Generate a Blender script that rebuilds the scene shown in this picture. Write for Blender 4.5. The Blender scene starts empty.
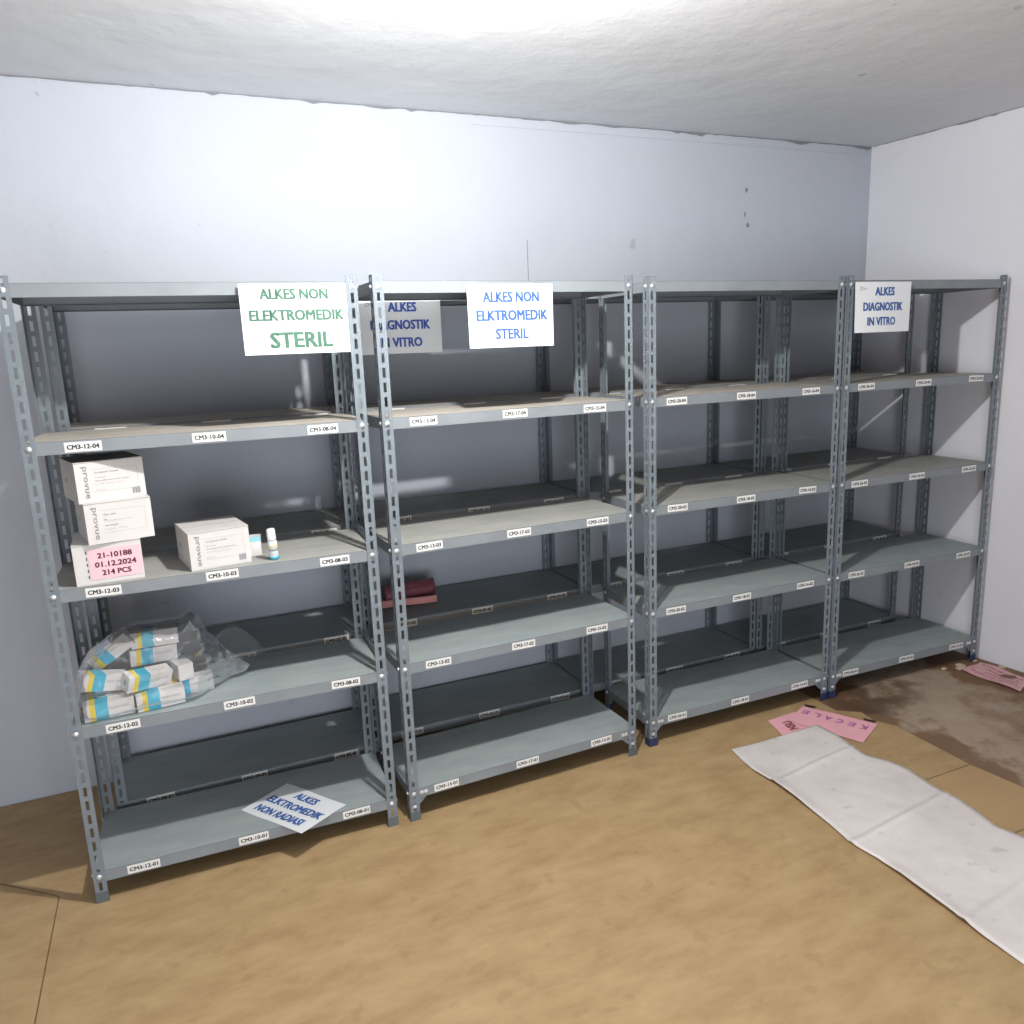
import bpy, math, random
from mathutils import Vector, Matrix, noise
random.seed(7)
C = bpy.context.scene.collection
PI = math.pi

# ------------------------------------------------------------------ materials
def mat(name, col, rough=.5, metal=0., nscale=0, namt=0., bump=0., bscale=60, spec=.5, alpha=None):
    m = bpy.data.materials.new(name); m.use_nodes = True
    nt = m.node_tree; N = nt.nodes; L = nt.links
    b = N['Principled BSDF']
    b.inputs['Base Color'].default_value = (*col, 1)
    b.inputs['Roughness'].default_value = rough
    b.inputs['Metallic'].default_value = metal
    b.inputs['Specular IOR Level'].default_value = spec
    if namt:
        tc = N.new('ShaderNodeTexCoord'); nz = N.new('ShaderNodeTexNoise')
        nz.inputs['Scale'].default_value = nscale; nz.inputs['Detail'].default_value = 5
        L.new(tc.outputs['Object'], nz.inputs['Vector'])
        cr = N.new('ShaderNodeValToRGB'); e = cr.color_ramp.elements
        e[0].position = .3; e[1].position = .72
        e[0].color = (*[c*(1-namt) for c in col], 1); e[1].color = (*[min(1, c*(1+namt)) for c in col], 1)
        L.new(nz.outputs['Fac'], cr.inputs['Fac']); L.new(cr.outputs['Color'], b.inputs['Base Color'])
    if bump:
        tc2 = N.new('ShaderNodeTexCoord'); n2 = N.new('ShaderNodeTexNoise'); n2.inputs['Scale'].default_value = bscale
        n2.inputs['Detail'].default_value = 4
        L.new(tc2.outputs['Object'], n2.inputs['Vector'])
        bp = N.new('ShaderNodeBump'); bp.inputs['Strength'].default_value = bump; bp.inputs['Distance'].default_value = .01
        L.new(n2.outputs['Fac'], bp.inputs['Height']); L.new(bp.outputs['Normal'], b.inputs['Normal'])
    return m

M = {}
M['post'] = mat('post_paint', (.185, .215, .243), .5, 0, 6, .10, spec=.3)
M['lip'] = mat('shelf_paint', (.225, .248, .268), .5, 0, 5, .08, spec=.3)
M['under'] = mat('underside_dark', (.07, .085, .10), .5)  # darker tone for the shelf undersides
M['zinc'] = mat('zinc_bolt', (.72, .74, .76), .3, .6)
M['foot_blue'] = mat('blue_foot_plastic', (.02, .035, .095), .5)
M['foot_grey'] = mat('grey_foot_plastic', (.10, .12, .13), .6)
M['sticker'] = mat('sticker_paper', (.78, .78, .76), .6)
M['ink'] = mat('black_ink', (.045, .045, .05), .6)
M['ink_grey'] = mat('grey_ink', (.20, .20, .21), .6)
M['ink_light'] = mat('light_grey_ink', (.42, .42, .42), .6)
M['ink_green'] = mat('green_ink', (.045, .135, .09), .6)
M['ink_blue'] = mat('blue_ink', (.035, .11, .36), .6)
M['ink_navy'] = mat('navy_ink', (.045, .10, .42), .6)
M['paper'] = mat('sign_paper', (.80, .82, .84), .35)
M['carton'] = mat('white_carton', (.64, .615, .60), .6, 0, 9, .03)
M['carton_edge'] = mat('carton_seam', (.32, .30, .28), .7)
M['pink'] = mat('pink_paper', (.86, .44, .50), .6, 0, 8, .05)
M['pink_label'] = mat('pink_label', (.88, .52, .58), .55)
M['pink_film'] = mat('pink_wrinkled_sheet', (.66, .36, .38), .4, 0, 25, .18, .5, 40)
M['ink_purple'] = mat('purple_ink', (.42, .12, .40), .6)
M['ink_maroon'] = mat('maroon_ink', (.20, .05, .08), .6)
M['ink_brown'] = mat('brown_ink', (.30, .09, .10), .6)
M['mwhite'] = mat('medicine_white', (.72, .68, .66), .4)
M['mcyan'] = mat('medicine_cyan', (.03, .42, .60), .4)
M['myellow'] = mat('medicine_yellow', (.82, .60, .03), .4)
M['mgreen'] = mat('medicine_green', (.12, .45, .30), .4)
M['cap'] = mat('vial_cap', (.80, .84, .86), .25)
M['vial_label'] = mat('vial_label', (.72, .78, .84), .4)
M['cyanpale'] = mat('pale_cyan_print', (.25, .60, .66), .5)
M['chip'] = mat('paint_flake', (.62, .50, .36), .8)
M['tape'] = mat('dark_tape', (.035, .018, .015), .5)
M['pouch'] = mat('maroon_pouch', (.26, .085, .11), .4, 0, 20, .3)
M['pouch_pink'] = mat('pink_pouch_band', (.72, .30, .28), .5)
M['speck'] = mat('grey_stain', (.20, .21, .23), .9)

def shelf_top_mat(name, ca, cb):
    m = bpy.data.materials.new(name); m.use_nodes = True
    nt = m.node_tree; N = nt.nodes; L = nt.links; b = N['Principled BSDF']
    tc = N.new('ShaderNodeTexCoord'); mp = N.new('ShaderNodeMapping'); mp.inputs['Scale'].default_value = (1.5, 5, 1)
    L.new(tc.outputs['Object'], mp.inputs['Vector'])
    nz = N.new('ShaderNodeTexNoise'); nz.inputs['Scale'].default_value = 3; nz.inputs['Detail'].default_value = 7
    L.new(mp.outputs['Vector'], nz.inputs['Vector'])
    cr = N.new('ShaderNodeValToRGB'); e = cr.color_ramp.elements
    e[0].position = .35; e[0].color = (*ca, 1); e[1].position = .75; e[1].color = (*cb, 1)
    L.new(nz.outputs['Fac'], cr.inputs['Fac']); L.new(cr.outputs['Color'], b.inputs['Base Color'])
    b.inputs['Roughness'].default_value = .6; b.inputs['Specular IOR Level'].default_value = .3
    return m
M['top'] = shelf_top_mat('shelf_top', (.28, .325, .33), (.35, .385, .38))
M['top_dusty'] = shelf_top_mat('dusty_shelf_top', (.36, .335, .295), (.48, .435, .375))
M['top_mid'] = shelf_top_mat('lightly_dusty_shelf_top', (.30, .31, .295), (.39, .38, .35))

def wall_mat(name, col):
    m = bpy.data.materials.new(name); m.use_nodes = True
    nt = m.node_tree; N = nt.nodes; L = nt.links; b = N['Principled BSDF']
    b.inputs['Roughness'].default_value = .75
    b.inputs['Specular IOR Level'].default_value = .25
    geo = N.new('ShaderNodeNewGeometry')
    n1 = N.new('ShaderNodeTexNoise'); n1.inputs['Scale'].default_value = 1.3; n1.inputs['Detail'].default_value = 6
    L.new(geo.outputs['Position'], n1.inputs['Vector'])
    cr = N.new('ShaderNodeValToRGB'); e = cr.color_ramp.elements
    e[0].position = .3; e[0].color = (*[c*.93 for c in col], 1); e[1].position = .7; e[1].color = (*col, 1)
    L.new(n1.outputs['Fac'], cr.inputs['Fac'])
    # small dark specks of dirt
    n2 = N.new('ShaderNodeTexNoise'); n2.inputs['Scale'].default_value = 9; n2.inputs['Detail'].default_value = 2
    L.new(geo.outputs['Position'], n2.inputs['Vector'])
    c2 = N.new('ShaderNodeValToRGB'); f = c2.color_ramp.elements
    f[0].position = .225; f[0].color = (1, 1, 1, 1); f[1].position = .25; f[1].color = (0, 0, 0, 1)
    L.new(n2.outputs['Fac'], c2.inputs['Fac'])
    mx = N.new('ShaderNodeMix'); mx.data_type = 'RGBA'
    mx.inputs[7].default_value = (.30, .31, .34, 1)
    ml = N.new('ShaderNodeMath'); ml.operation = 'MULTIPLY'; ml.inputs[1].default_value = .5
    L.new(c2.outputs['Color'], ml.inputs[0]); L.new(ml.outputs[0], mx.inputs[0]); L.new(cr.outputs['Color'], mx.inputs[6])
    L.new(mx.outputs[2], b.inputs['Base Color'])
    n3 = N.new('ShaderNodeTexNoise'); n3.inputs['Scale'].default_value = 7; n3.inputs['Detail'].default_value = 6
    L.new(geo.outputs['Position'], n3.inputs['Vector'])
    bp = N.new('ShaderNodeBump'); bp.inputs['Strength'].default_value = .25; bp.inputs['Distance'].default_value = .02
    L.new(n3.outputs['Fac'], bp.inputs['Height']); L.new(bp.outputs['Normal'], b.inputs['Normal'])
    return m
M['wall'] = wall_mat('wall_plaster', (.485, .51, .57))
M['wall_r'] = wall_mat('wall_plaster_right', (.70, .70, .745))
M['wall_darkened'] = wall_mat('darkened_unseen_wall', (.34, .34, .36))  # unseen left and front walls, darkened to cut bounced fill
M['ceil'] = wall_mat('ceiling_plaster', (.72, .73, .76))

def floor_mat(name, stops, scale, stretch=(1, 1, 1), dark=None, bump=.1):
    m = bpy.data.materials.new(name); m.use_nodes = True
    nt = m.node_tree; N = nt.nodes; L = nt.links; b = N['Principled BSDF']
    b.inputs['Roughness'].default_value = .6; b.inputs['Specular IOR Level'].default_value = .3
    geo = N.new('ShaderNodeNewGeometry'); mp = N.new('ShaderNodeMapping'); mp.inputs['Scale'].default_value = stretch
    L.new(geo.outputs['Position'], mp.inputs['Vector'])
    nz = N.new('ShaderNodeTexNoise'); nz.inputs['Scale'].default_value = scale; nz.inputs['Detail'].default_value = 8
    nz.inputs['Roughness'].default_value = .68
    L.new(mp.outputs['Vector'], nz.inputs['Vector'])
    cr = N.new('ShaderNodeValToRGB')
    e = cr.color_ramp.elements
    e[0].position, e[0].color = stops[0][0], (*stops[0][1], 1)
    e[1].position, e[1].color = stops[-1][0], (*stops[-1][1], 1)
    for p, c in stops[1:-1]:
        k = e.new(p); k.color = (*c, 1)
    L.new(nz.outputs['Fac'], cr.inputs['Fac'])
    out = cr.outputs['Color']
    if dark:
        n2 = N.new('ShaderNodeTexNoise'); n2.inputs['Scale'].default_value = dark[0]; n2.inputs['Detail'].default_value = 4
        L.new(geo.outputs['Position'], n2.inputs['Vector'])
        c2 = N.new('ShaderNodeValToRGB'); f = c2.color_ramp.elements
        f[0].position = dark[1]; f[0].color = (1, 1, 1, 1); f[1].position = dark[1]+.06; f[1].color = (0, 0, 0, 1)
        L.new(n2.outputs['Fac'], c2.inputs['Fac'])
        ml = N.new('ShaderNodeMath'); ml.operation = 'MULTIPLY'; ml.inputs[1].default_value = dark[3]
        L.new(c2.outputs['Color'], ml.inputs[0])
        mx = N.new('ShaderNodeMix'); mx.data_type = 'RGBA'; mx.inputs[7].default_value = (*dark[2], 1)
        L.new(ml.outputs[0], mx.inputs[0]); L.new(out, mx.inputs[6]); out = mx.outputs[2]
    L.new(out, b.inputs['Base Color'])
    bp = N.new('ShaderNodeBump'); bp.inputs['Strength'].default_value = bump; bp.inputs['Distance'].default_value = .01
    L.new(nz.outputs['Fac'], bp.inputs['Height']); L.new(bp.outputs['Normal'], b.inputs['Normal'])
    return m
M['ply'] = floor_mat('tan_board', [(.32, (.33, .215, .105)), (.5, (.40, .275, .14)), (.68, (.455, .32, .17))], 4.5, (1, 2.4, 1),
                     (11, .32, (.26, .165, .08), .3), .05)
M['ply2'] = floor_mat('tan_board_right', [(.3, (.37, .24, .12)), (.7, (.44, .295, .15))], 1.6, (1, 1.6, 1),
                      (14, .28, (.25, .15, .07), .4), .05)
M['conc'] = floor_mat('stained_concrete', [(.34, (.19, .12, .072)), (.44, (.27, .19, .13)), (.50, (.35, .27, .20)), (.70, (.42, .34, .265))],
                      1.9, (1, 1, 1), (40, .30, (.12, .08, .05), .4), .25)
M['sheet'] = floor_mat('white_woven_sheet', [(.3, (.62, .575, .555)), (.55, (.72, .675, .655)), (.75, (.76, .715, .70))], 3.0, (1, 1, 1),
                       (16, .30, (.50, .47, .43), .5), .3)

def add_stains(m):
    nt = m.node_tree; N = nt.nodes; L = nt.links; b = N['Principled BSDF']
    src = b.inputs['Base Color'].links[0].from_socket
    geo = N.new('ShaderNodeNewGeometry'); sp = N.new('ShaderNodeSeparateXYZ'); L.new(geo.outputs['Position'], sp.inputs[0])
    nz = N.new('ShaderNodeTexNoise'); nz.inputs['Scale'].default_value = 4.5; nz.inputs['Detail'].default_value = 5
    L.new(geo.outputs['Position'], nz.inputs['Vector'])
    def math_(op, a, b_=None, clamp=False):
        n = N.new('ShaderNodeMath'); n.operation = op; n.use_clamp = clamp
        for i, q in enumerate((a, b_)):
            if q is None: continue
            if isinstance(q, (int, float)): n.inputs[i].default_value = q
            else: L.new(q, n.inputs[i])
        return n.outputs[0]
    w_ = math_('MULTIPLY', math_('SUBTRACT', nz.outputs['Fac'], .5), .75)
    x = math_('ADD', sp.outputs['X'], w_); y = math_('ADD', sp.outputs['Y'], w_)
    edge = math_('MULTIPLY', math_('SUBTRACT', 3.42, x), 14, True)          # wet band along the boards
    right = math_('MULTIPLY', math_('MULTIPLY', math_('SUBTRACT', x, 4.00), 14, True), math_('MULTIPLY', math_('ADD', y, .62), 10, True))
    wallb = math_('MULTIPLY', math_('SUBTRACT', x, 4.22), 12, True)
    dx = math_('MULTIPLY', math_('SUBTRACT', x, 3.42), 3.2); dy = math_('MULTIPLY', math_('ADD', y, .10), 7.5)
    blob = math_('SUBTRACT', 1.25, math_('ADD', math_('MULTIPLY', dx, dx), math_('MULTIPLY', dy, dy)), True)
    f = math_('MULTIPLY', math_('MAXIMUM', math_('MAXIMUM', edge, right), wallb), .85)
    def mix(fac, a, col):
        mx = N.new('ShaderNodeMix'); mx.data_type = 'RGBA'; L.new(fac, mx.inputs[0]); L.new(a, mx.inputs[6]); mx.inputs[7].default_value = (*col, 1)
        return mx.outputs[2]
    c = mix(f, src, (.165, .088, .045)); c = mix(math_('MULTIPLY', blob, .85), c, (.085, .050, .028))
    L.new(c, b.inputs['Base Color'])
add_stains(M['conc'])

def film_mat():
    m = bpy.data.materials.new('clear_plastic_film'); m.use_nodes = True
    nt = m.node_tree; N = nt.nodes; L = nt.links
    for n in list(N):
        if n.type != 'OUTPUT_MATERIAL': N.remove(n)
    out = [n for n in N if n.type == 'OUTPUT_MATERIAL'][0]
    tr = N.new('ShaderNodeBsdfTransparent'); tr.inputs['Color'].default_value = (.93, .94, .95, 1)
    gl = N.new('ShaderNodeBsdfGlossy'); gl.inputs['Roughness'].default_value = .22; gl.inputs['Color'].default_value = (.9, .92, .95, 1)
    df = N.new('ShaderNodeBsdfDiffuse'); df.inputs['Color'].default_value = (.62, .64, .66, 1)
    fr = N.new('ShaderNodeFresnel'); fr.inputs['IOR'].default_value = 1.45
    m1 = N.new('ShaderNodeMixShader'); m1.inputs[0].default_value = .09
    L.new(tr.outputs[0], m1.inputs[1]); L.new(df.outputs[0], m1.inputs[2])
    m2 = N.new('ShaderNodeMixShader'); mu = N.new('ShaderNodeMath'); mu.operation = 'MULTIPLY'; mu.inputs[1].default_value = .6; L.new(fr.outputs[0], mu.inputs[0]); L.new(mu.outputs[0], m2.inputs[0])
    L.new(m1.outputs[0], m2.inputs[1]); L.new(gl.outputs[0], m2.inputs[2])
    L.new(m2.outputs[0], out.inputs['Surface'])
    tc = N.new('ShaderNodeTexCoord'); nz = N.new('ShaderNodeTexNoise'); nz.inputs['Scale'].default_value = 22
    L.new(tc.outputs['Object'], nz.inputs['Vector'])
    bp = N.new('ShaderNodeBump'); bp.inputs['Strength'].default_value = .8; bp.inputs['Distance'].default_value = .012
    L.new(nz.outputs['Fac'], bp.inputs['Height']); L.new(bp.outputs['Normal'], gl.inputs['Normal'])
    return m
M['film'] = film_mat()

# ------------------------------------------------------------------ mesh builder
class MB:
    def __init__(s): s.v = []; s.f = []; s.mi = []; s.mats = []
    def m(s, mname):
        if mname not in s.mats: s.mats.append(mname)
        return s.mats.index(mname)
    def poly(s, pts, mname):
        b = len(s.v); s.v += [tuple(p) for p in pts]; s.f.append(list(range(b, b+len(pts)))); s.mi.append(s.m(mname))
    def add(s, vs, fs, mname, X=None):
        b = len(s.v); k = s.m(mname)
        s.v += [tuple(X @ Vector(p)) if X else tuple(p) for p in vs]
        for f in fs: s.f.append([b+i for i in f]); s.mi.append(k)
    def box(s, x0, x1, y0, y1, z0, z1, mname, X=None, top=None):
        vs = [(x0,y0,z0),(x1,y0,z0),(x1,y1,z0),(x0,y1,z0),(x0,y0,z1),(x1,y0,z1),(x1,y1,z1),(x0,y1,z1)]
        fs = [(0,3,2,1),(0,1,5,4),(1,2,6,5),(2,3,7,6),(3,0,4,7)]
        s.add(vs, fs, mname, X); s.add(vs, [(4,5,6,7)], top or mname, X)
    def prism(s, pts, z0, z1, mname, X=None, side=None):
        n = len(pts)
        vs = [(p[0], p[1], z0) for p in pts]+[(p[0], p[1], z1) for p in pts]
        s.add(vs, [list(range(n))[::-1], list(range(n, 2*n))], mname, X)
        s.add(vs, [(i, (i+1) % n, n+(i+1) % n, n+i) for i in range(n)], side or mname, X)
    def lathe(s, prof, seg, mname, X=None):
        vs = []; fs = []
        for r, z in prof:
            for k in range(seg):
                a = 2*PI*k/seg; vs.append((r*math.cos(a), r*math.sin(a), z))
        for j in range(len(prof)-1):
            for k in range(seg):
                fs.append((j*seg+k, j*seg+(k+1) % seg, (j+1)*seg+(k+1) % seg, (j+1)*seg+k))
        fs.append(list(range(seg))[::-1]); fs.append([ (len(prof)-1)*seg+k for k in range(seg)])
        s.add(vs, fs, mname, X)
    def mesh(s, name):
        me = bpy.data.meshes.new(name); me.from_pydata(s.v, [], s.f)
        for n in s.mats: me.materials.append(M[n])
        me.polygons.foreach_set('material_index', s.mi); me.update(); return me
def link(name, me, parent=None, loc=None, rot=None):
    o = bpy.data.objects.new(name, me); C.objects.link(o)
    if parent: o.parent = parent
    if loc: o.location = loc
    if rot: o.rotation_euler = rot
    return o
def tag(o, label, cat, group=None):
    o['label'] = label; o['category'] = cat
    if group: o['group'] = group
    return o
def struct(name, me):
    o = link(name, me); o['kind'] = 'structure'; return o
def smooth(me):
    for p in me.polygons: p.use_smooth = True

# ------------------------------------------------------------------ text
_tc = {}
def text_geo(s, bold=.018):
    key = (s, bold)
    if key in _tc: return _tc[key]
    cu = bpy.data.curves.new('t', 'FONT'); cu.body = s; cu.size = 1; cu.offset = 0; cu.resolution_u = 2
    ob = bpy.data.objects.new('t', cu); C.objects.link(ob)
    dg = bpy.context.evaluated_depsgraph_get(); dg.update()
    me = bpy.data.meshes.new_from_object(ob.evaluated_get(dg))
    vs = [(v.co.x, v.co.y) for v in me.vertices]; fs = [tuple(p.vertices) for p in me.polygons]
    C.objects.unlink(ob); bpy.data.objects.remove(ob); bpy.data.meshes.remove(me); bpy.data.curves.remove(cu)
    x0 = min(v[0] for v in vs); x1 = max(v[0] for v in vs); y0 = min(v[1] for v in vs); y1 = max(v[1] for v in vs)
    vs = [((v[0]-x0)/(x1-x0)-.5, (v[1]-y0)/(y1-y0)-.5) for v in vs]
    if bold > .01:      # heavier strokes: a second slightly shifted copy
        n = len(vs); k = .17/max(3, len(s)); base = vs; bf = fs; vs = []; fs = []
        for j, (dx, dz) in enumerate(((-k/2, -.03), (0, .03), (k/2, -.03), (-k/2, .03), (k/2, .03))):
            vs = vs+[(v[0]+dx, v[1]+dz) for v in base]; fs = fs+[tuple(i+n*j for i in f) for f in bf]
    _tc[key] = (vs, fs); return _tc[key]
def put_text(mb, s, cx, cz, w, h, mname, X, bold=.018):
    """text w x h centred on (cx,cz) in the local plane (x right, z up) facing -y"""
    vs, fs = text_geo(s, bold)
    mb.add([(cx+v[0]*w, 0, cz+v[1]*h) for v in vs], fs, mname, X)

# ------------------------------------------------------------------ racks
T = .0022; FW = .038; PH = 2.035; RW = 1.038
def plate(mb, w, h, slots, mname, fn):
    """plate w x h with rectangular slots (list of u0,u1,v0,v1 sharing u0,u1); fn maps (u,v,t)->xyz"""
    us = sorted({0, w, *[a for s_ in slots for a in s_[:2]]}); vs_ = sorted({0, h, *[a for s_ in slots for a in s_[2:]]})
    nu, nv = len(us)-1, len(vs_)-1
    hole = set()
    for i in range(nu):
        for j in range(nv):
            cu = (us[i]+us[i+1])/2; cv = (vs_[j]+vs_[j+1])/2
            if any(s_[0] < cu < s_[1] and s_[2] < cv < s_[3] for s_ in slots): hole.add((i, j))
    V = []; idx = {}
    def g(i, j, t):
        k = (i, j, t)
        if k not in idx: idx[k] = len(V); V.append(fn(us[i], vs_[j], T*t))
        return idx[k]
    F = []
    occ = lambda i, j: 0 <= i < nu and 0 <= j < nv and (i, j) not in hole
    for i in range(nu):
        for j in range(nv):
            if not occ(i, j): continue
            F.append((g(i,j,0), g(i+1,j,0), g(i+1,j+1,0), g(i,j+1,0)))
            F.append((g(i,j,1), g(i,j+1,1), g(i+1,j+1,1), g(i+1,j,1)))
            for di, dj, a, b in ((-1,0,(i,j),(i,j+1)), (1,0,(i+1,j+1),(i+1,j)), (0,-1,(i+1,j),(i,j)), (0,1,(i,j+1),(i+1,j+1))):
                if not occ(i+di, j+dj):
                    F.append((g(*a,0), g(*b,0), g(*b,1), g(*a,1)))
    mb.add(V, F, mname)
def post_mesh(sx, sy, name):
    """slotted angle post, corner at origin, flanges run to sx*x and sy*y (inside)"""
    mb = MB(); z0 = .008
    sl = [(.0135, .0240, .01+.05*k+.05-.0165-z0, .01+.05*k+.05+.0165-z0) for k in range(40)]
    plate(mb, FW, PH-z0, sl, 'post', lambda u, v, t: (sx*u, sy*t, z0+v))
    plate(mb, FW, PH-z0, sl, 'post', lambda u, v, t: (sx*t, sy*u, z0+v))
    return mb.mesh(name)
POST = {(a, b): post_mesh(a, b, 'post') for a in (1, -1) for b in (1, -1)}
def foot_mesh(c):
    mb = MB(); e = .001; h = .038
    mb.prism([(-e,-e),(FW+e,-e),(FW+e,T+e),(T+e,T+e),(T+e,FW+e),(-e,FW+e)], 0, h, c)
    return mb.mesh('foot_cap')
FOOT = {c: foot_mesh(c) for c in ('foot_blue', 'foot_grey')}
def shelf_mesh(depth, topm):
    """top surface at z=0, lips fold down"""
    mb = MB(); x0, x1, y0, y1 = T+.0008, RW-T-.0008, T+.0008, depth-T-.0008
    H = .040; t = .0012
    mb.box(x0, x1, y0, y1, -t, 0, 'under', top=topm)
    mb.box(x0, x1, y0, y0+t, -H, -t, 'lip'); mb.box(x0, x1, y1-t, y1, -H, -t, 'lip')
    mb.box(x0, x0+t, y0+t, y1-t, -H, -t, 'lip'); mb.box(x1-t, x1, y0+t, y1-t, -H, -t, 'lip')
    mb.box(x0+t, x1-t, y0+t, y0+.014, -H, -H+t, 'lip'); mb.box(x0+t, x1-t, y1-.014, y1-t, -H, -H+t, 'lip')
    yc = (y0+y1)/2
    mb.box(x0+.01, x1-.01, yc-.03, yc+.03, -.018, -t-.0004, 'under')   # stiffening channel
    return mb.mesh('shelf')
SHELFS = [shelf_mesh(.395, t) for t in ('top', 'top', 'top_mid', 'top_dusty', 'top')]
def bolt_mesh():
    mb = MB()
    mb.lathe([(.0085, 0), (.0085, .0015), (.0062, .0022), (.0058, .0040), (.0036, .0060), (.0012, .0066)], 12, 'zinc')
    me = mb.mesh('bolt'); return me
BOLT = bolt_mesh()
def label_mesh(s, w=.102, h=.030):
    mb = MB()
    mb.box(-w/2, w/2, -.0006, 0, -h/2, h/2, 'sticker')
    X = Matrix.Translation((0, -.0009, 0))
    put_text(mb, s, 0, 0, w*.86, h*.46, 'ink', X, .022)
    return mb.mesh('shelf_label')
def side_brace_mesh(depth):
    mb = MB(); n = int((depth-.05)/.05)
    sl = [(.03+.05*k, .064+.05*k, .012, .022) for k in range(n)]
    plate(mb, depth-2*T-.004, .034, sl, 'post', lambda u, v, t: (-t, T+.002+u, v))
    return mb.mesh('side_brace')
def gusset_mesh(sx):
    mb = MB()
    pts = [(0, 0), (sx*.072, 0), (sx*.072, -.032), (sx*.036, -.066), (0, -.066)]
    vs = [(p[0], 0, p[1]) for p in pts]+[(p[0], .0015, p[1]) for p in pts]; n = 5
    fs = [list(range(n)), list(range(n, 2*n))[::-1]]+[(i, n+i, n+(i+1) % n, (i+1) % n) for i in range(n)]
    mb.add(vs, fs, 'post'); return mb.mesh('corner_gusset')
BRACE = side_brace_mesh(.395); GUS = {s: gusset_mesh(s) for s in (1, -1)}

LAB_FRAC = {}
def make_rack(name, x, y, yaw, tops, cols, label, group, foot, front=True, depth=.395, braces=(), gussets=False, frac=(.085, .445, .81), dz=0):
    r = link(name, None, None, (x, y, 0), (0, 0, yaw)); r.empty_display_size = .1
    tag(r, label, 'shelf rack', group)
    for (sx, px) in ((1, 0), (-1, RW)):
        for (sy, py) in ((1, 0), (-1, depth)):
            p = link('post', POST[(sx, sy)], r, (px, py, 0))
            ft = link('foot_cap', FOOT[foot], p); ft.scale = (sx, sy, 1)
            if front:
                for zt in tops:
                    zb = zt-.018
                    if sy == 1:
                        link('bolt', BOLT, p, (sx*.019, 0, zb), (PI/2, 0, 0))
                    link('bolt', BOLT, p, (0, sy*.019, zb), (0, -sx*PI/2, 0))
                if sy == 1 and gussets:
                    link('bolt', BOLT, p, (sx*.019, 0, tops[0]-.072), (PI/2, 0, 0))
    for lv, zt in enumerate(tops):
        s = link('shelf', SHELFS[lv] if front else SHELFS_R[lv], r, (0, 0, zt))
        if lv < 4:
            for k, c in enumerate(cols):
                txt = 'CM3-%s-%02d' % (c, lv+1)
                jx = random.uniform(-.008, .008)
                ll = link('shelf_label', label_mesh(txt), s, (frac[k]+.070+jx, T+.0008, -.0195+random.uniform(-.002, .002)), (0, random.uniform(-.02, .02), 0))
    for lv in braces:
        link('side_brace', BRACE, r, (RW-T-.003, 0, tops[lv]+.001))
    if gussets:
        for s_, px in ((1, T+.001), (-1, RW-T-.001)):
            g = link('corner_gusset', GUS[s_], r, (px, T+.0045, tops[0]-.006))
            for dx in (.048, .064):
                link('bolt', BOLT, g, (s_*dx, -.004, -.015), (PI/2, 0, 0))
    return r
XS = [0, .9998, 1.0874, 2.0818, 2.2147, 3.2165, 3.2687, 4.2711]
YS = [0, -.0429, -.0446, -.0137, .0172, .0148, .0133, -.0022]
topsA = [.113, .632, 1.093, 1.554, 2.014]; topsB = [.131, .641, 1.097, 1.554, 2.014]
info = [('12 10 08'.split(), 'foot_grey', (.088, .452, .822), (1, 2),
         'slotted grey shelf rack nearest the left, holding white boxes and a plastic bag'),
        ('13 17 15'.split(), 'foot_grey', (.080, .437, .787), (),
         'slotted grey shelf rack under the blue ELKTROMEDIK STERIL sign, empty shelves'),
        ('20 18 16'.split(), 'foot_blue', (.077, .437, .801), (),
         'empty slotted grey front rack without any sign, blue feet, beside the pink papers'),
        ('26 24 22'.split(), 'foot_blue', (.069, .447, .812), (),
         'empty slotted grey front rack against the right wall, under a DIAGNOSTIK sign')]
racks = []
for i in range(4):
    xa, xb, ya, yb = XS[2*i], XS[2*i+1], YS[2*i], YS[2*i+1]
    yaw = math.atan2(yb-ya, xb-xa)
    if i == 0: yaw *= .6
    racks.append(make_rack('shelf_rack', xa-.019, ya+(-.012 if i == 0 else 0), yaw, topsA if i == 0 else topsB, info[i][0], info[i][4], 'front row of shelf racks',
              info[i][1], True, braces=info[i][3], gussets=i > 0, frac=info[i][2]))
rear = [(.036, 'rear slotted rack in shade against the wall, directly behind the rack with white boxes', '06 04 02'),
        (1.0775, 'rear slotted rack in shade against the wall, carrying the half hidden DIAGNOSTIK sign', '07 05 03'),
        (2.119, 'empty rear slotted rack in shade, behind the front rack that has no sign', '34 32 30'),
        (3.1605, 'rightmost rear slotted rack in shade, in the room corner behind the front row', '40 38 36')]
SHELFS_R = [shelf_mesh(.385, t) for t in ('top', 'top', 'top_mid', 'top_dusty', 'top')]
RY = iter((.412, .438, .455, .452))
for x, lab, cs in rear:
    tp = [t+.004 for t in (topsA if x < .5 else topsB)]
    make_rack('shelf_rack', x, next(RY), 0, tp, cs.split(), lab, 'rear row of shelf racks', 'foot_grey', False, depth=.385)

# ------------------------------------------------------------------ room
WY = .845; CZ = 2.82
def wall_obj(name, pts, mname, thick):
    """vertical slab along two floor points, thickness away from room"""
    (xa, ya), (xb, yb) = pts; d = Vector((xb-xa, yb-ya)); n = Vector((-d.y, d.x)).normalized()*thick
    mb = MB(); mb.prism([(xa, ya), (xb, yb), (xb+n.x, yb+n.y), (xa+n.x, ya+n.y)][::-1], -.05, CZ+.05, mname)
    return struct(name, mb.mesh(name))
XR0, XR1 = 4.250, 4.78      # the right wall is not quite square
LX, FY = -2.3, -4.2
wall_obj('wall_back', [(LX-.1, WY), (XR0+.35, WY)][::-1][::-1], 'wall', .1)
wall_obj('wall_right', [(XR0, WY), (XR1, FY)], 'wall_r', .1)
DX0, DX1, DH = -.5, 1.3, 1.5       # opening added in the unseen front wall for the fill light
mb = MB()
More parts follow.
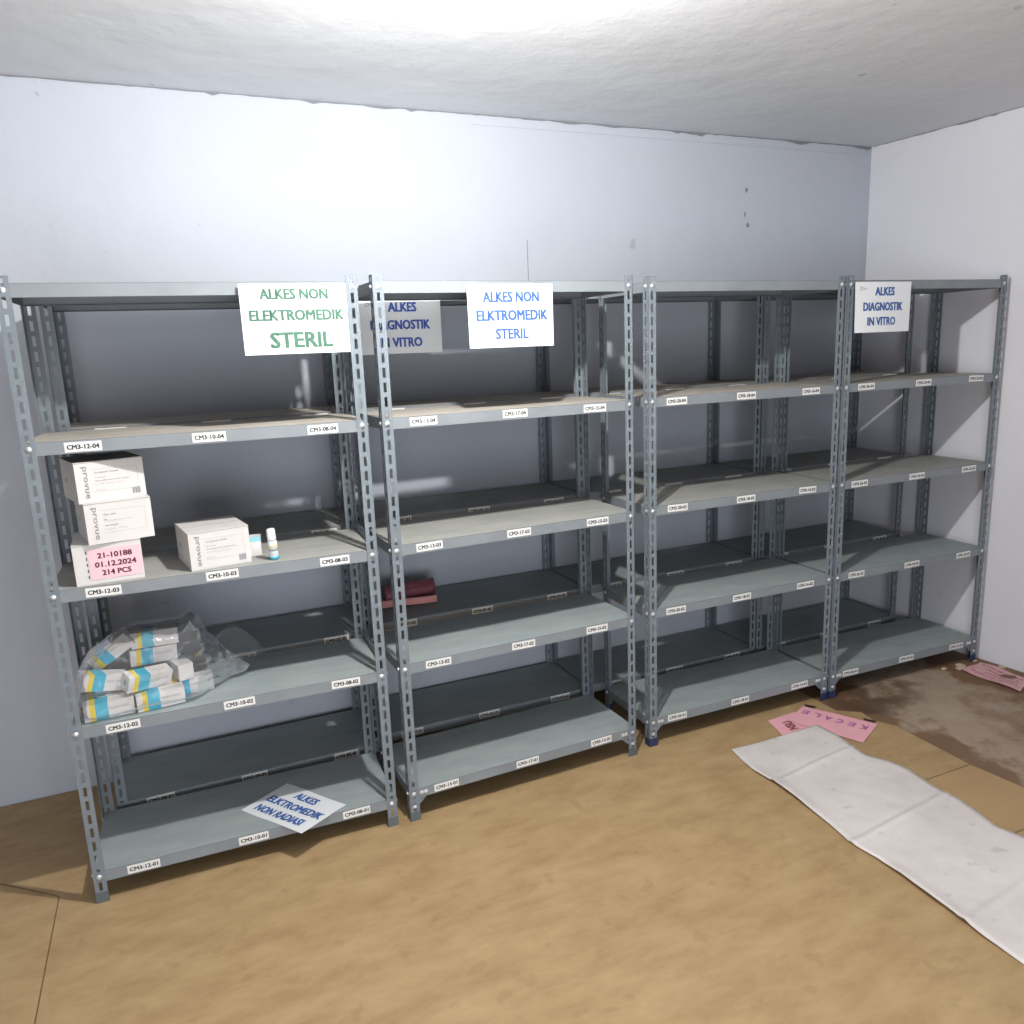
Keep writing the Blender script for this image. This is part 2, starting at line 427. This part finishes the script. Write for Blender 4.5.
mb.box(LX-.1, DX0, FY-.1, FY, -.05, CZ+.05, 'wall_darkened'); mb.box(DX1, XR1+.2, FY-.1, FY, -.05, CZ+.05, 'wall_darkened'); mb.box(DX0, DX1, FY-.1, FY, DH, CZ+.05, 'wall_darkened')
struct('wall_front', mb.mesh('wall_front'))
wall_obj('wall_left', [(LX, FY), (LX, WY)], 'wall_darkened', .1)
mb = MB(); mb.box(LX-.1, XR1+.1, FY-.1, WY+.1, CZ, CZ+.1, 'ceil'); struct('ceiling', mb.mesh('ceiling'))
mb = MB(); mb.box(LX-.1, XR1+.1, FY-.1, WY+.1, -.10, -.004, 'conc'); struct('floor', mb.mesh('floor'))

# dark ragged crack along the ceiling joint
def crack(name, p0, p1, nrm, w0, seed, n=90):
    rnd = random.Random(seed); mb = MB(); p0 = Vector(p0); p1 = Vector(p1); nrm = Vector(nrm)
    up = []; lo = []
    for k in range(n+1):
        c = p0.lerp(p1, k/n)+nrm
        a = w0*(.35+1.3*noise.noise(Vector((k*.13+seed, 0, 0)))**2*3+rnd.random()*.35)
        if rnd.random() < .04: a += w0*.9
        up.append(c); lo.append(c-Vector((0, 0, a)))
    vs = up+lo; fs = [(k, k+1, n+2+k, n+1+k) for k in range(n)]
    mb.add(vs, fs, 'speck'); o = struct(name, mb.mesh(name))
crack('trim_1', (-.6, WY, CZ-.001), (XR0-.002, WY, CZ-.001), (0, -.0015, 0), .009, 3, 160)
crack('trim_2', (XR0+.002, WY-.01, CZ-.001), (XR0+.18, WY-1.7, CZ-.001), (-.0025, 0, 0), .007, 9, 60)
# thin ridge under the joint
mb = MB(); mb.box(1.8, XR0-.003, WY-.003, WY+.001, CZ-.046, CZ-.041, 'wall'); struct('trim_3', mb.mesh('trim_3'))
# plaster marks on the wall
def blot(name, x, z, rx, rz, seed):
    rnd = random.Random(seed); n = 14; mb = MB()
    vs = [(x+math.cos(2*PI*k/n)*rx*rnd.uniform(.5, 1), WY-.001, z+math.sin(2*PI*k/n)*rz*rnd.uniform(.5, 1)) for k in range(n)]
    mb.add(vs, [list(range(n))], 'speck'); struct(name, mb.mesh(name))
blot('trim_4', 3.362, 2.553, .012, .018, 1); blot('trim_5', 3.375, 2.375, .012, .018, 2); blot('trim_6', 3.355, 2.43, .006, .02, 3)
mb = MB(); mb.box(2.058, 2.061, WY-.0012, WY+.001, 2.02, 2.28, 'speck'); struct('trim_7', mb.mesh('trim_7'))

# floor boards
def board(pts, mname, label, seed):
    mb = MB(); mb.prism(pts, -.004, 0, mname); o = link('floor_board', mb.mesh('floor_board')); o['kind'] = 'structure'
    o.name = 'floor_%d' % seed
g = .002
board([(-.14, FY+.01), (2.5-g, FY+.01), (2.5-g, -.722+g), (3.285, -.722+g), (3.30, -.34), (3.255, -.26), (3.27, -.17), (3.18, -.10), (3.2, .838), (-1.046, .838), (-.342+g, .266), (-.14, .093)], 'ply', '', 2)
board([(LX+.01, FY+.01), (-.144, FY+.01), (-.144, .089), (-.345, .262), (-1.052, .838), (LX+.01, .838)], 'ply', '', 3)
board([(2.5, -1.108+g), (3.33, -1.108+g), (3.285, -.722-g), (2.5, -.722-g)], 'ply2', '', 4)
board([(2.5, -2.6), (3.36, -2.6), (3.33, -1.108-g), (2.5, -1.108-g)], 'ply2', '', 5)
# crack in the concrete
pts = [(4.02, -.62), (3.99, -.70), (3.93, -.73), (3.90, -.80), (3.83, -.79), (3.80, -.82)]
mb = MB()
for (a, b) in zip(pts[:-1], pts[1:]):
    d = (Vector(b)-Vector(a)).normalized()*.0025; n_ = Vector((-d.y, d.x))
    mb.add([(a[0]-n_.x, a[1]-n_.y, -.0035), (b[0]-n_.x, b[1]-n_.y, -.0035), (b[0]+n_.x, b[1]+n_.y, -.0035), (a[0]+n_.x, a[1]+n_.y, -.0035)], [(0, 1, 2, 3)], 'tape')
struct('trim_8', mb.mesh('trim_8'))

# ------------------------------------------------------------------ signs
def sign(name, corners, y, lines, ink, label, tilt=0., ry=0., yaw=0, logo=True, shear=0):
    """corners: x0,x1,z0,z1"""
    x0, x1, z0, z1 = corners; w = x1-x0; h = z1-z0
    mb = MB(); N = 16
    # slightly curled laminated sheet
    vs = []; fs = []
    def yy(u, v): return -.004*math.sin(PI*u)-.006*(1-v)*math.cos(PI*(u-.3))
    for j in range(9):
        for i in range(N+1):
            u = i/N; v = j/8; vs.append(((u-.5)*w, yy(u, v), (v-1)*h))
    for j in range(8):
        for i in range(N):
            a = j*(N+1)+i; fs.append((a, a+1, a+N+2, a+N+1))
    n0 = len(vs); vs2 = [(p[0], p[1]+.0008, p[2]) for p in vs]
    mb.add(vs, fs, 'paper'); mb.add(vs2, [f[::-1] for f in fs], 'paper')
    rim = [i for i in range(N+1)]+[(j)*(N+1)+N for j in range(1, 9)]+[8*(N+1)+i for i in range(N-1, -1, -1)]+[j*(N+1) for j in range(7, 0, -1)]
    b = len(mb.v)-2*n0
    for a_, c_ in zip(rim, rim[1:]+rim[:1]): mb.f.append([b+a_, b+n0+a_, b+n0+c_, b+c_]); mb.mi.append(0)
    def lay(geo, mname):
        mb.add([(p[0], yy(p[0]/w+.5, p[2]/h+1)-.0008, p[2]) for p in geo[0]], geo[1], mname)
    for (s, cu, cv, tw, th) in lines:
        tv, tf = text_geo(s, .02)
        lay(([((cu-.5+v[0]*tw)*w, 0, (cv-1+v[1]*th)*h) for v in tv], tf), ink)
    if logo:   # small grey round emblem and wordmark at the top left corner
        n = 16; R_, r_ = .026, .016; cx, cz = -.40*w, -.13*h
        vs = [(cx+R_*w*math.cos(2*PI*k/n), 0, cz+R_*w*math.sin(2*PI*k/n)) for k in range(n)]+[(cx+r_*w*math.cos(2*PI*k/n), 0, cz+r_*w*math.sin(2*PI*k/n)) for k in range(n)]
        lay((vs, [(k, (k+1) % n, n+(k+1) % n, n+k) for k in range(n)]), 'ink_light')
        tv, tf = text_geo('Bon', .0)
        lay(([((-.335+v[0]*.06)*w, 0, cz+v[1]*.045*h) for v in tv], tf), 'ink_light')
    o = link(name, mb.mesh(name), None, ((x0+x1)/2, y, z1), (tilt, ry, yaw))
    return tag(o, label, 'sign')
sign('paper_sign', (.640, .979, 1.785, 2.006), -.040, [('ALKES NON', .50, .855, .63, .145), ('ELEKTROMEDIK', .515, .555, .88, .15), ('STERIL', .535, .20, .58, .22)],
     'ink_green', 'white paper sign with green ALKES NON ELEKTROMEDIK STERIL lettering on the left rack', -.02)
sign('paper_sign', (1.402, 1.738, 1.779, 2.000), -.050, [('ALKES NON', .50, .80, .65, .16), ('ELKTROMEDIK', .51, .51, .83, .16), ('STERIL', .49, .215, .38, .16)],
     'ink_blue', 'white paper sign with blue ALKES NON ELKTROMEDIK STERIL lettering, hung from the second rack', -.01)
sign('paper_sign', (3.275, 3.622, 1.781, 2.005), -.006, [('ALKES', .51, .81, .34, .16), ('DIAGNOSTIK', .49, .51, .70, .16), ('IN VITRO', .46, .22, .50, .16)],
     'ink_blue', 'white sign reading ALKES DIAGNOSTIK IN VITRO on the rightmost front rack', -.015)
sign('paper_sign', (1.125, 1.465, 1.772, 1.995), .433, [('ALKES', .52, .82, .34, .16), ('DIAGNOSTIK', .49, .51, .72, .16), ('IN VITRO', .48, .20, .52, .16)],
     'ink_navy', 'shaded sign reading ALKES DIAGNOSTIK IN VITRO on the rear rack, partly behind a post', 0)
# loose sign lying on the lowest shelf
def flat_sheet(name, quad, z, mname, thick, texts, label, cat, wav=.002, rows=10):
    """quad: 4 corners (x,y) TL,TR,BR,BL of the printed side seen upright"""
    TL, TR, BR, BL = [Vector(q) for q in quad]; mb = MB(); n = rows
    def P(u, v, e=0):
        p = TL.lerp(TR, u).lerp(BL.lerp(BR, u), v)
        return (p.x, p.y, z+thick+e+wav*(1+math.sin(7*u+3*v)+.6*math.sin(5*v+1)) )
    vs = [P(i/n, j/n) for j in range(n+1) for i in range(n+1)]
    fs = [(j*(n+1)+i, (j+1)*(n+1)+i, (j+1)*(n+1)+i+1, j*(n+1)+i+1) for j in range(n) for i in range(n)]
    lo = [(p[0], p[1], p[2]-thick) for p in vs]
    mb.add(vs, fs, mname); mb.add(lo, [f[::-1] for f in fs], mname)
    N1 = n+1; rim = [i for i in range(N1)]+[j*N1+n for j in range(1, N1)]+[n*N1+i for i in range(n-1, -1, -1)]+[j*N1 for j in range(n-1, 0, -1)]
    K = N1*N1
    for a_, c_ in zip(rim, rim[1:]+rim[:1]): mb.f.append([a_, c_, K+c_, K+a_]); mb.mi.append(0)
    for (s, cu, cv, tw, th, ink) in texts:
        tv, tf = text_geo(s, .02)
        mb.add([P(cu+v[0]*tw, cv-v[1]*th, .0012) for v in tv], tf, ink)
    o = link(name, mb.mesh(name)); o2 = o
    return tag(o, label, cat)
flat_sheet('paper_sign', [(.655, .262), (.835, .000), (.652, -.105), (.470, .150)], .1135, 'paper', .0008,
           [('ALKES', .50, .21, .34, .17, 'ink_blue'), ('ELKTROMEDIK', .52, .50, .86, .17, 'ink_blue'), ('NON RADIASI', .48, .79, .74, .17, 'ink_blue')],
           'loose sign reading ALKES ELKTROMEDIK NON RADIASI lying across the lowest left shelf', 'sign', .0012)

# ------------------------------------------------------------------ cartons on the left rack
def carton(x, y, z, yaw, w, d, h, label, kind):
    r = link('carton', None, None, (x, y, z), (0, 0, yaw)); tag(r, label, 'box')
    mb = MB(); mb.box(0, w, 0, d, 0, h-.0015, 'carton'); b = link('box_body', mb.mesh('box_body'), r)
    mb = MB(); mb.box(-.0008, w+.0008, -.0008, d+.0008, h-.0014, h, 'carton')
    for yy in (d*.5,): mb.box(.004, w-.004, yy-.0008, yy+.0008, h, h+.0004, 'carton_edge')
    mb.box(-.0012, w+.0012, -.0012, -.0006, h-.0028, h-.0014, 'carton_edge')
    link('box_lid', mb.mesh('box_lid'), r)
    F = Matrix.Translation((0, -.0012, 0))
    mb = MB()
    if kind in ('print', 'print2'):
        V = F @ Matrix.Translation((w*.13, 0, h*.5)) @ Matrix.Rotation(PI/2, 4, 'Y')
        put_text(mb, 'provue', 0, 0, h*.78, w*.085, 'ink_grey', V, 0)
        V2 = F
        x0, x1 = w*.24, w*.90
        # printed frame
        fr = 'ink_light'
        for (a, b_, c, d_) in ((x0, x1, h*.80, h*.805), (x0, x1, h*.25, h*.255), (x1-.0008, x1, h*.25, h*.80)):
            mb.poly([(a, -.0012, c), (b_, -.0012, c), (b_, -.0012, d_), (a, -.0012, d_)], fr)
        lines = (('surgical mask', .72, .36, .055, 'ink_grey'), ('tie on 3 ply', .60, .16, .04, 'ink_grey'), ('disposable face mask sterile', .52, .5, .04, 'ink_grey'),
                 ('isi 50 pcs per box', .44, .42, .04, 'ink_light'), ('lot no', .30, .14, .03, 'ink_light'))
        if kind == 'print2':
            lines = (('tie on', .70, .18, .05, 'ink_grey'), ('hs', .58, .05, .04, 'ink_grey'), ('disposable face mask', .54, .42, .035, 'ink_light'), ('exp', .42, .2, .04, 'ink_grey'), ('lot no', .34, .34, .03, 'ink_light'))
        for s, v, tw, th, ink in lines:
            put_text(mb, s, x0+w*.03+w*tw/2, h*v, w*tw, h*th, ink, F, 0)
        if kind == 'print':
            for k in range(9):
                a = w*.80+k*w*.014; ww = w*(.004+.005*(k % 3 == 0)+.003*(k % 2))
                mb.poly([(a, -.0012, h*.10), (a+ww, -.0012, h*.10), (a+ww, -.0012, h*.26), (a, -.0012, h*.26)], 'ink_grey')
        S = Matrix.Translation((-.0012, d*.5, h*.5)) @ Matrix.Rotation(-PI/2, 4, 'Z')
        put_text(mb, '  YI', -d*.18, -h*.02, d*.16, h*.12, 'ink_grey', S, 0)
        link('printing', mb.mesh('printing'), r)
    if kind == 'pink':
        mb.box(w*.22, w*.99, -.0018, -.0006, h*.12, h*.86, 'pink_label')
        P_ = Matrix.Translation((0, -.0022, 0))
        for s, v, tw in (('21-10188', .70, .50), ('01.12.2024', .48, .60), ('214 PCS', .27, .42)):
            put_text(mb, s, w*.60, h*v, w*tw, h*.13, 'ink_maroon', P_, .02)
        lb = link('pink_label', mb.mesh('pink_label'), r); lb['label'] = 'pink label with a stock number, date and 214 PCS'
        mb = MB()
        for k in range(5): mb.poly([(w*.185, -.0012, h*(.16+k*.15)), (w*.20, -.0012, h*(.16+k*.15)), (w*.20, -.0012, h*(.24+k*.15)), (w*.185, -.0012, h*(.24+k*.15))], 'ink')
        link('printing', mb.mesh('printing'), r)
    return r
ZA = topsA[2]+.0005
carton(.067, .004, ZA, .05, .196, .24, .130, 'white carton with a pink stock label, bottom of the three box stack', 'pink')
carton(.119, -.010, ZA+.1305, .20, .192, .235, .130, 'white carton in the middle of the three box stack, shifted to the right', 'print2')
carton(.108, -.002, ZA+.2610, .27, .198, .225, .128, 'white carton on top of the three box stack, half in shadow', 'print')
carton(.404, .000, ZA, .16, .195, .225, .128, 'white printed carton standing alone in the middle of the left rack shelf', 'print')

# small carton and vial
r = link('small_carton', None, None, (.626, .105, ZA), (0, 0, -.15)); tag(r, 'small white and pale cyan carton peeking out right of the lone box', 'box')
mb = MB(); mb.box(-.03, .012, 0, .045, 0, .052, 'mwhite'); link('box_body', mb.mesh('box_body'), r)
mb = MB(); mb.box(-.0305, .0125, -.0005, .0455, .052, .068, 'cyanpale', top='mwhite'); link('box_lid', mb.mesh('box_lid'), r)
r = link('spray_bottle', None, None, (.672, .020, ZA), (0, -.05, 0)); tag(r, 'small upright white bottle with clear cap on the left rack shelf', 'bottle')
r.location.z += .0018
mb = MB(); mb.lathe([(.0135, 0), (.016, .002), (.016, .060), (.0135, .066)], 20, 'vial_label')
for z0, z1, mm in ((.002, .010, 'mcyan'), (.030, .044, 'ink_light'), (.045, .049, 'myellow')):
    mb.lathe([(.0162, z0), (.0162, z1)], 20, mm)
me = mb.mesh('bottle_body'); smooth(me); link('bottle_body', me, r)
mb = MB(); mb.lathe([(.0148, .066), (.0150, .074), (.0142, .102), (.012, .107), (.004, .108)], 20, 'cap'); me = mb.mesh('bottle_cap'); smooth(me); link('bottle_cap', me, r)

# ------------------------------------------------------------------ medicine boxes in a clear bag
def med_mesh():
    mb = MB(); L_, W_, H_ = .150, .050, .056
    segs = [(0, .018, 'mwhite'), (.018, .034, 'myellow'), (.034, .072, 'mcyan'), (.072, .150, 'mwhite')]
    for a, b_, mm in segs:
        mb.box(a-L_/2, b_-L_/2, -W_/2, W_/2, -H_/2, H_/2, mm)
    X = Matrix.Translation((0, -W_/2-.0006, 0))
    put_text(mb, 'tetes mata', .030, .006, .060, .009, 'ink_light', X, 0)
    X = Matrix.Translation((0, 0, H_/2+.0006)) @ Matrix.Rotation(-PI/2, 4, 'X')
    put_text(mb, 'steril', .032, 0, .045, .010, 'ink_light', X, 0)
    mb.box(-L_/2-.0006, -L_/2, -.006, .006, -.008, .008, 'mgreen')
    return mb.mesh('medicine_box')
MED = med_mesh(); ZB = topsA[1]
meds = [  # x, y, z, yaw, pitch, roll, label
 (.100, .050, ZB+.029, .06, 0, 0, 'white, cyan and yellow medicine box lying in front at the left end of the bag'),
 (.256, .050, ZB+.029, .12, 0, 0, 'cyan striped medicine box in the middle of the bottom front row of the bag'),
 (.352, .122, ZB+.029, .10, 0, 0, 'medicine box at the right end of the pile, near the empty part of the bag'),
 (.092, .112, ZB+.029, .06, 0, 0, 'medicine box mostly hidden behind the front left one in the bag'),
 (.088, .095, ZB+.108, .45, .30, .12, 'tilted medicine box at the far left of the bag, yellow end up'),
 (.222, .080, ZB+.094, .50, .14, .30, 'mostly white medicine box lying across the centre of the bag'),
 (.322, .158, ZB+.088, -1.25, 0, 0, 'plain white end of a medicine box right of the centre of the bag'),
 (.120, .160, ZB+.190, -.12, -.58, .2, 'steeply slanting medicine box at the upper left of the bag'),
 (.246, .172, ZB+.147, .16, .04, 0, 'medicine box just below the topmost one in the bag'),
 (.258, .175, ZB+.206, .02, .02, 0, 'topmost medicine box of the pile inside the bag'),
]
for k, (x, y, z, ya, pi_, ro, lab) in enumerate(meds):
    o = link('medicine_box', MED, None, (x, y, z), (ro, pi_, ya)); tag(o, lab, 'box', 'medicine boxes in the plastic bag')

def bag():
    # silhouette (x,z) in the plane of the rack front, filled as two billowing film sheets
    sil = [(.002, .634), (-.004, .690), (.012, .775), (.060, .850), (.130, .893), (.220, .912), (.300, .905), (.345, .900), (.385, .928), (.398, .915),
           (.425, .850), (.470, .775), (.520, .715), (.560, .672), (.540, .650), (.470, .642), (.430, .634), (.300, .634), (.180, .634), (.090, .634)]
    cx, cz = .26, .74; n = len(sil); R_ = 10
    # refine silhouette
    fine = []
    for i in range(n):
        a = Vector(sil[i]); b_ = Vector(sil[(i+1) % n])
        for k in range(5): fine.append(a.lerp(b_, k/5))
    n = len(fine); mb = MB()
    dz = ZB-.632
    def sheet(sgn):
        vs = []; fs = []
        for r_ in range(R_+1):
            t = r_/R_
            for i, p in enumerate(fine):
                q = Vector((cx, cz)).lerp(p, t)
                base = .105+.22*max(0, q.x-.25)
                bulge = (.112 if sgn < 0 else .110)*(1-t**14)**.5
                # film pinches flat to the right of the boxes
                bulge *= max(.10, min(1, (.50-q.x)/.13)) if q.x > .30 else 1
                c = noise.noise(Vector((q.x*19, q.y*19, sgn*3.3)))*.014+noise.noise(Vector((q.x*45, q.y*45, sgn)))*.006
                ridge = -.030*math.exp(-((q.x-.392-.10*(.915-q.y))/.010)**2)*(1 if sgn < 0 else 0)*min(1, max(0, (q.y-.66)/.1))
                zz = q.y+noise.noise(Vector((q.x*14, sgn*7, q.y*14)))*.006*(1-t)
                vs.append((q.x, base+sgn*bulge+c+ridge, max(zz, .633)+dz))
        for r_ in range(R_):
            for i in range(n):
                a = r_*n+i; b_ = r_*n+(i+1) % n; f = (a, b_, b_+n, a+n) if sgn > 0 else (a, a+n, b_+n, b_)
                fs.append(f)
        mb.add(vs, fs, 'film')
    sheet(-1); sheet(1)
    me = mb.mesh('plastic_bag'); smooth(me)
    r = link('plastic_bag', me); tag(r, 'clear crumpled plastic bag around the medicine boxes on the left rack', 'bag')
    # the open mouth of the bag, a loose flap behind
    mb = MB(); vs = []; fs = []; nu, nv = 14, 10
    for j in range(nv+1):
        for i in range(nu+1):
            u, v = i/nu, j/nv
            x = .40+.20*u+.03*v; z = .650+(.150*math.sin(PI*min(1, u*.75+.22)))*v
            y = .20+.10*u+.02*v+noise.noise(Vector((u*4, v*4, 9)))*.02
            vs.append((x, y, z+dz))
    for j in range(nv):
        for i in range(nu):
            a = j*(nu+1)+i; fs.append((a, a+1, a+nu+2, a+nu+1))
    mb.add(vs, fs, 'film'); me = mb.mesh('bag_mouth'); smooth(me); link('bag_mouth', me, r)
bag()

# maroon and pink pouch on the rear rack
def pouch():
    mb = MB(); n = 20; m_ = 12; vs = []; fs = []
    zt = topsB[1]+.010
    for j in range(m_+1):
        for i in range(n):
            a = 2*PI*i/n; t = j/m_
            rx = .055*(1-.25*t)+.012*noise.noise(Vector((math.cos(a)*2, math.sin(a)*2, t*3)))
            vs.append((1.20+.24*t, .67+math.cos(a)*rx*.8+.02*t, zt+.042+math.sin(a)*(.040+.014*noise.noise(Vector((t*5, a, 1))))))
    for j in range(m_):
        for i in range(n): fs.append((j*n+i, (j+1)*n+i, (j+1)*n+(i+1) % n, j*n+(i+1) % n))
    fs.append(list(range(n))); fs.append([m_*n+i for i in range(n)][::-1])
    mb.add(vs, fs, 'pouch'); me = mb.mesh('rolled_pouch'); smooth(me)
    r = link('rolled_pouch', me); tag(r, 'crumpled maroon pouch with a pink band on the shaded rear shelf', 'pouch')
    mb = MB(); vs = []; fs = []
    for j in range(2):
        for i in range(13):
            t = i/12; vs.append((1.10+.32*t, .595+.015*math.sin(t*5), zt+.003+j*.030))
    vs2 = [(p[0], p[1]+.012, p[2]) for p in vs]
    for i in range(12): fs.append((i, i+1, 14+i, 13+i))
    mb.add(vs, fs, 'pouch_pink'); mb.add(vs2, [f[::-1] for f in fs], 'pouch_pink'); link('band', mb.mesh('band'), r)
pouch()

# ------------------------------------------------------------------ things on the floor
def white_sheet():
    left = [(2.490, -.177), (2.462, -.343), (2.466, -.476), (2.462, -.619), (2.452, -.782), (2.436, -.898), (2.446, -1.012), (2.442, -1.109), (2.436, -1.198), (2.43, -1.40), (2.44, -1.60), (2.42, -1.9)]
    right = [(2.990, -.175), (2.992, -.30), (2.965, -.470), (3.010, -.56), (3.028, -.64), (3.010, -.756), (3.018, -.88), (2.975, -1.06), (3.000, -1.142), (2.99, -1.40), (2.97, -1.60), (2.98, -1.9)]
    def at(pl, t):
        k = min(len(pl)-2, int(t*(len(pl)-1))); f = t*(len(pl)-1)-k
        return Vector(pl[k]).lerp(Vector(pl[k+1]), f)
    nu, nv = 24, 210; vs = []; fs = []
    for j in range(nv+1):
        v = j/nv; a = at(left, v); b_ = at(right, v)
        for i in range(nu+1):
            u = i/nu; p = a.lerp(b_, u)
            h = .006+.006*noise.noise(Vector((p.x*4, p.y*4, 0)))+.003*noise.noise(Vector((p.x*13, p.y*13, 2)))
            h += .010*math.exp(-(u/.06)**2)*(1+math.sin(p.y*9))*.7
            for fy in (-.43, -.86, -1.30):       # fold creases
                h += .0045*math.exp(-((p.y-fy+.04-.07*u)/.011)**2)-.002*math.exp(-((p.y-fy+.018-.07*u)/.010)**2)
            vs.append((p.x, p.y, max(.0022, h)))
    W_ = nu+1
    for j in range(nv):
        for i in range(nu): fs.append((j*W_+i, (j+1)*W_+i, (j+1)*W_+i+1, j*W_+i+1))
    mb = MB(); mb.add(vs, fs, 'sheet'); K = len(vs)
    mb.add([(p[0], p[1], p[2]-.002) for p in vs], [f[::-1] for f in fs], 'sheet')
    rim = [i for i in range(W_)]+[j*W_+nu for j in range(1, nv+1)]+[nv*W_+i for i in range(nu-1, -1, -1)]+[j*W_ for j in range(nv-1, 0, -1)]
    for a_, c_ in zip(rim, rim[1:]+rim[:1]): mb.f.append([a_, c_, K+c_, K+a_]); mb.mi.append(0)
    me = mb.mesh('plastic_sheet'); smooth(me)
    tag(link('plastic_sheet', me), 'long off-white creased sheet with wavy edges spread over the tan floor', 'sheet')
white_sheet()
# lettering of this one reads from the far side (upside down from the camera)
A_, B_, C_, D_ = (3.037, -.395), (2.900, -.075), (3.070, .002), (3.235, -.298)
o = flat_sheet('pink_paper', [A_, B_, C_, D_], .0040, 'pink', .0006,
   [(ch, .12+.155*k, .68, .085, .20, 'ink_purple') for k, ch in enumerate('KECALE')],
   'pink paper with spaced hand-drawn capitals and dark tape bits, upside down on the floor', 'paper', .0006)
for nm, (cx, cy) in (('tape', (3.095, -.018)), ('tape', (3.225, -.258))):
    mb = MB(); ang = math.atan2(.300, -.165)
    X = Matrix.Translation((cx, cy, .0075)) @ Matrix.Rotation(ang, 4, 'Z')
    mb.prism([(-.030, -.006), (-.010, -.010), (.012, -.006), (.028, -.009), (.024, .006), (.004, .009), (-.022, .005)], 0, .0012, 'tape', X); link('tape_piece', mb.mesh('tape_piece'), o)
flat_sheet('pink_paper', [(2.779, -.187), (2.823, -.033), (3.00, -.02), (2.96, -.20)], .0005, 'pink', .0006,
   [('NSU', .45, .45, .45, .26, 'ink_brown')], 'smaller pink paper with brown writing under the corner of the white sheet', 'paper', .0005)
flat_sheet('pink_sheet', [(4.112, -.375), (4.104, -.062), (4.290, -.035), (4.300, -.300)], -.0035, 'pink_film', .0008,
   [('nama barang', .5, .22, .8, .07, 'ink_brown'), ('tanggal', .4, .42, .6, .07, 'ink_brown'), ('jumlah', .45, .62, .6, .07, 'ink_brown'), ('keterangan', .5, .80, .8, .07, 'ink_brown')],
   'crinkled pink printed sheet on the stained floor by the right wall', 'paper', .005)
rnd = random.Random(5)
flakes = [(4.16, -.02, .035, 'largest tan plaster flake, between the last rack foot and the pink sheet'), (4.05, .00, .016, 'small tan plaster flake left of the pink sheet'),
          (4.33, -.13, .022, 'tan plaster flake touching the right wall beside the pink sheet'), (4.285, .00, .018, 'plaster flake by the foot of the right wall, nearest the rack'),
          (4.12, -.035, .020, 'tan plaster flake at the corner of the pink sheet')]
for (x, y, s_, lab) in flakes:
    mb = MB(); n = 9
    mb.prism([(math.cos(2*PI*k/n)*s_*rnd.uniform(.6, 1), math.sin(2*PI*k/n)*s_*rnd.uniform(.4, .9)) for k in range(n)], 0, .006, 'chip')
    tag(link('plaster_flake', mb.mesh('plaster_flake'), None, (x, y, -.004), (0, 0, rnd.uniform(0, 3))), lab, 'debris', 'plaster flakes by the right wall')

# ------------------------------------------------------------------ light and camera
LP = (1.22, -.90)
r = link('lamp_blocker', None, None, (*LP, CZ)); tag(r, 'unseen white disc added above the bulb to keep its light off the ceiling', 'lamp')
mb = MB(); mb.lathe([(.15, -.122), (.155, -.118), (.155, -.005), (.15, 0)], 32, 'sticker'); link('blocker_disc', mb.mesh('blocker_disc'), r)  # added out of view, blocks the bulb's upward light
ld = bpy.data.lights.new('ceiling_bulb', 'POINT'); ld.energy = 165; ld.shadow_soft_size = .035; ld.color = (1, .985, .955)
lo = bpy.data.objects.new('ceiling_bulb', ld); lo.location = (*LP, 2.645); C.objects.link(lo)
# added fill light in the made-up opening behind the camera
ad = bpy.data.lights.new('added_fill', 'AREA'); ad.shape = 'RECTANGLE'; ad.size = DX1-DX0; ad.size_y = DH; ad.energy = 86; ad.color = (.90, .94, 1)
ao = bpy.data.objects.new('added_fill', ad); ao.location = ((DX0+DX1)/2, FY-.06, DH/2); ao.rotation_euler = (PI/2, 0, 0); C.objects.link(ao)
w = bpy.data.worlds.new('World'); bpy.context.scene.world = w; w.use_nodes = True
w.node_tree.nodes['Background'].inputs[0].default_value = (.6, .7, .9, 1); w.node_tree.nodes['Background'].inputs[1].default_value = .3

cam = bpy.data.cameras.new('camera'); co = bpy.data.objects.new('camera', cam); C.objects.link(co)
cam.sensor_width = 36; cam.lens = 785.93/1024*36; cam.clip_start = .05
co.location = (.39383, -2.72871, 1.77285); co.rotation_euler = (1.366062, .0395423, -.4127758)
sc = bpy.context.scene; sc.camera = co
sc.view_settings.view_transform = 'Standard'; sc.view_settings.look = 'None'; sc.view_settings.gamma = 1
sc.view_settings.exposure = 0; sc.view_settings.use_curve_mapping = False
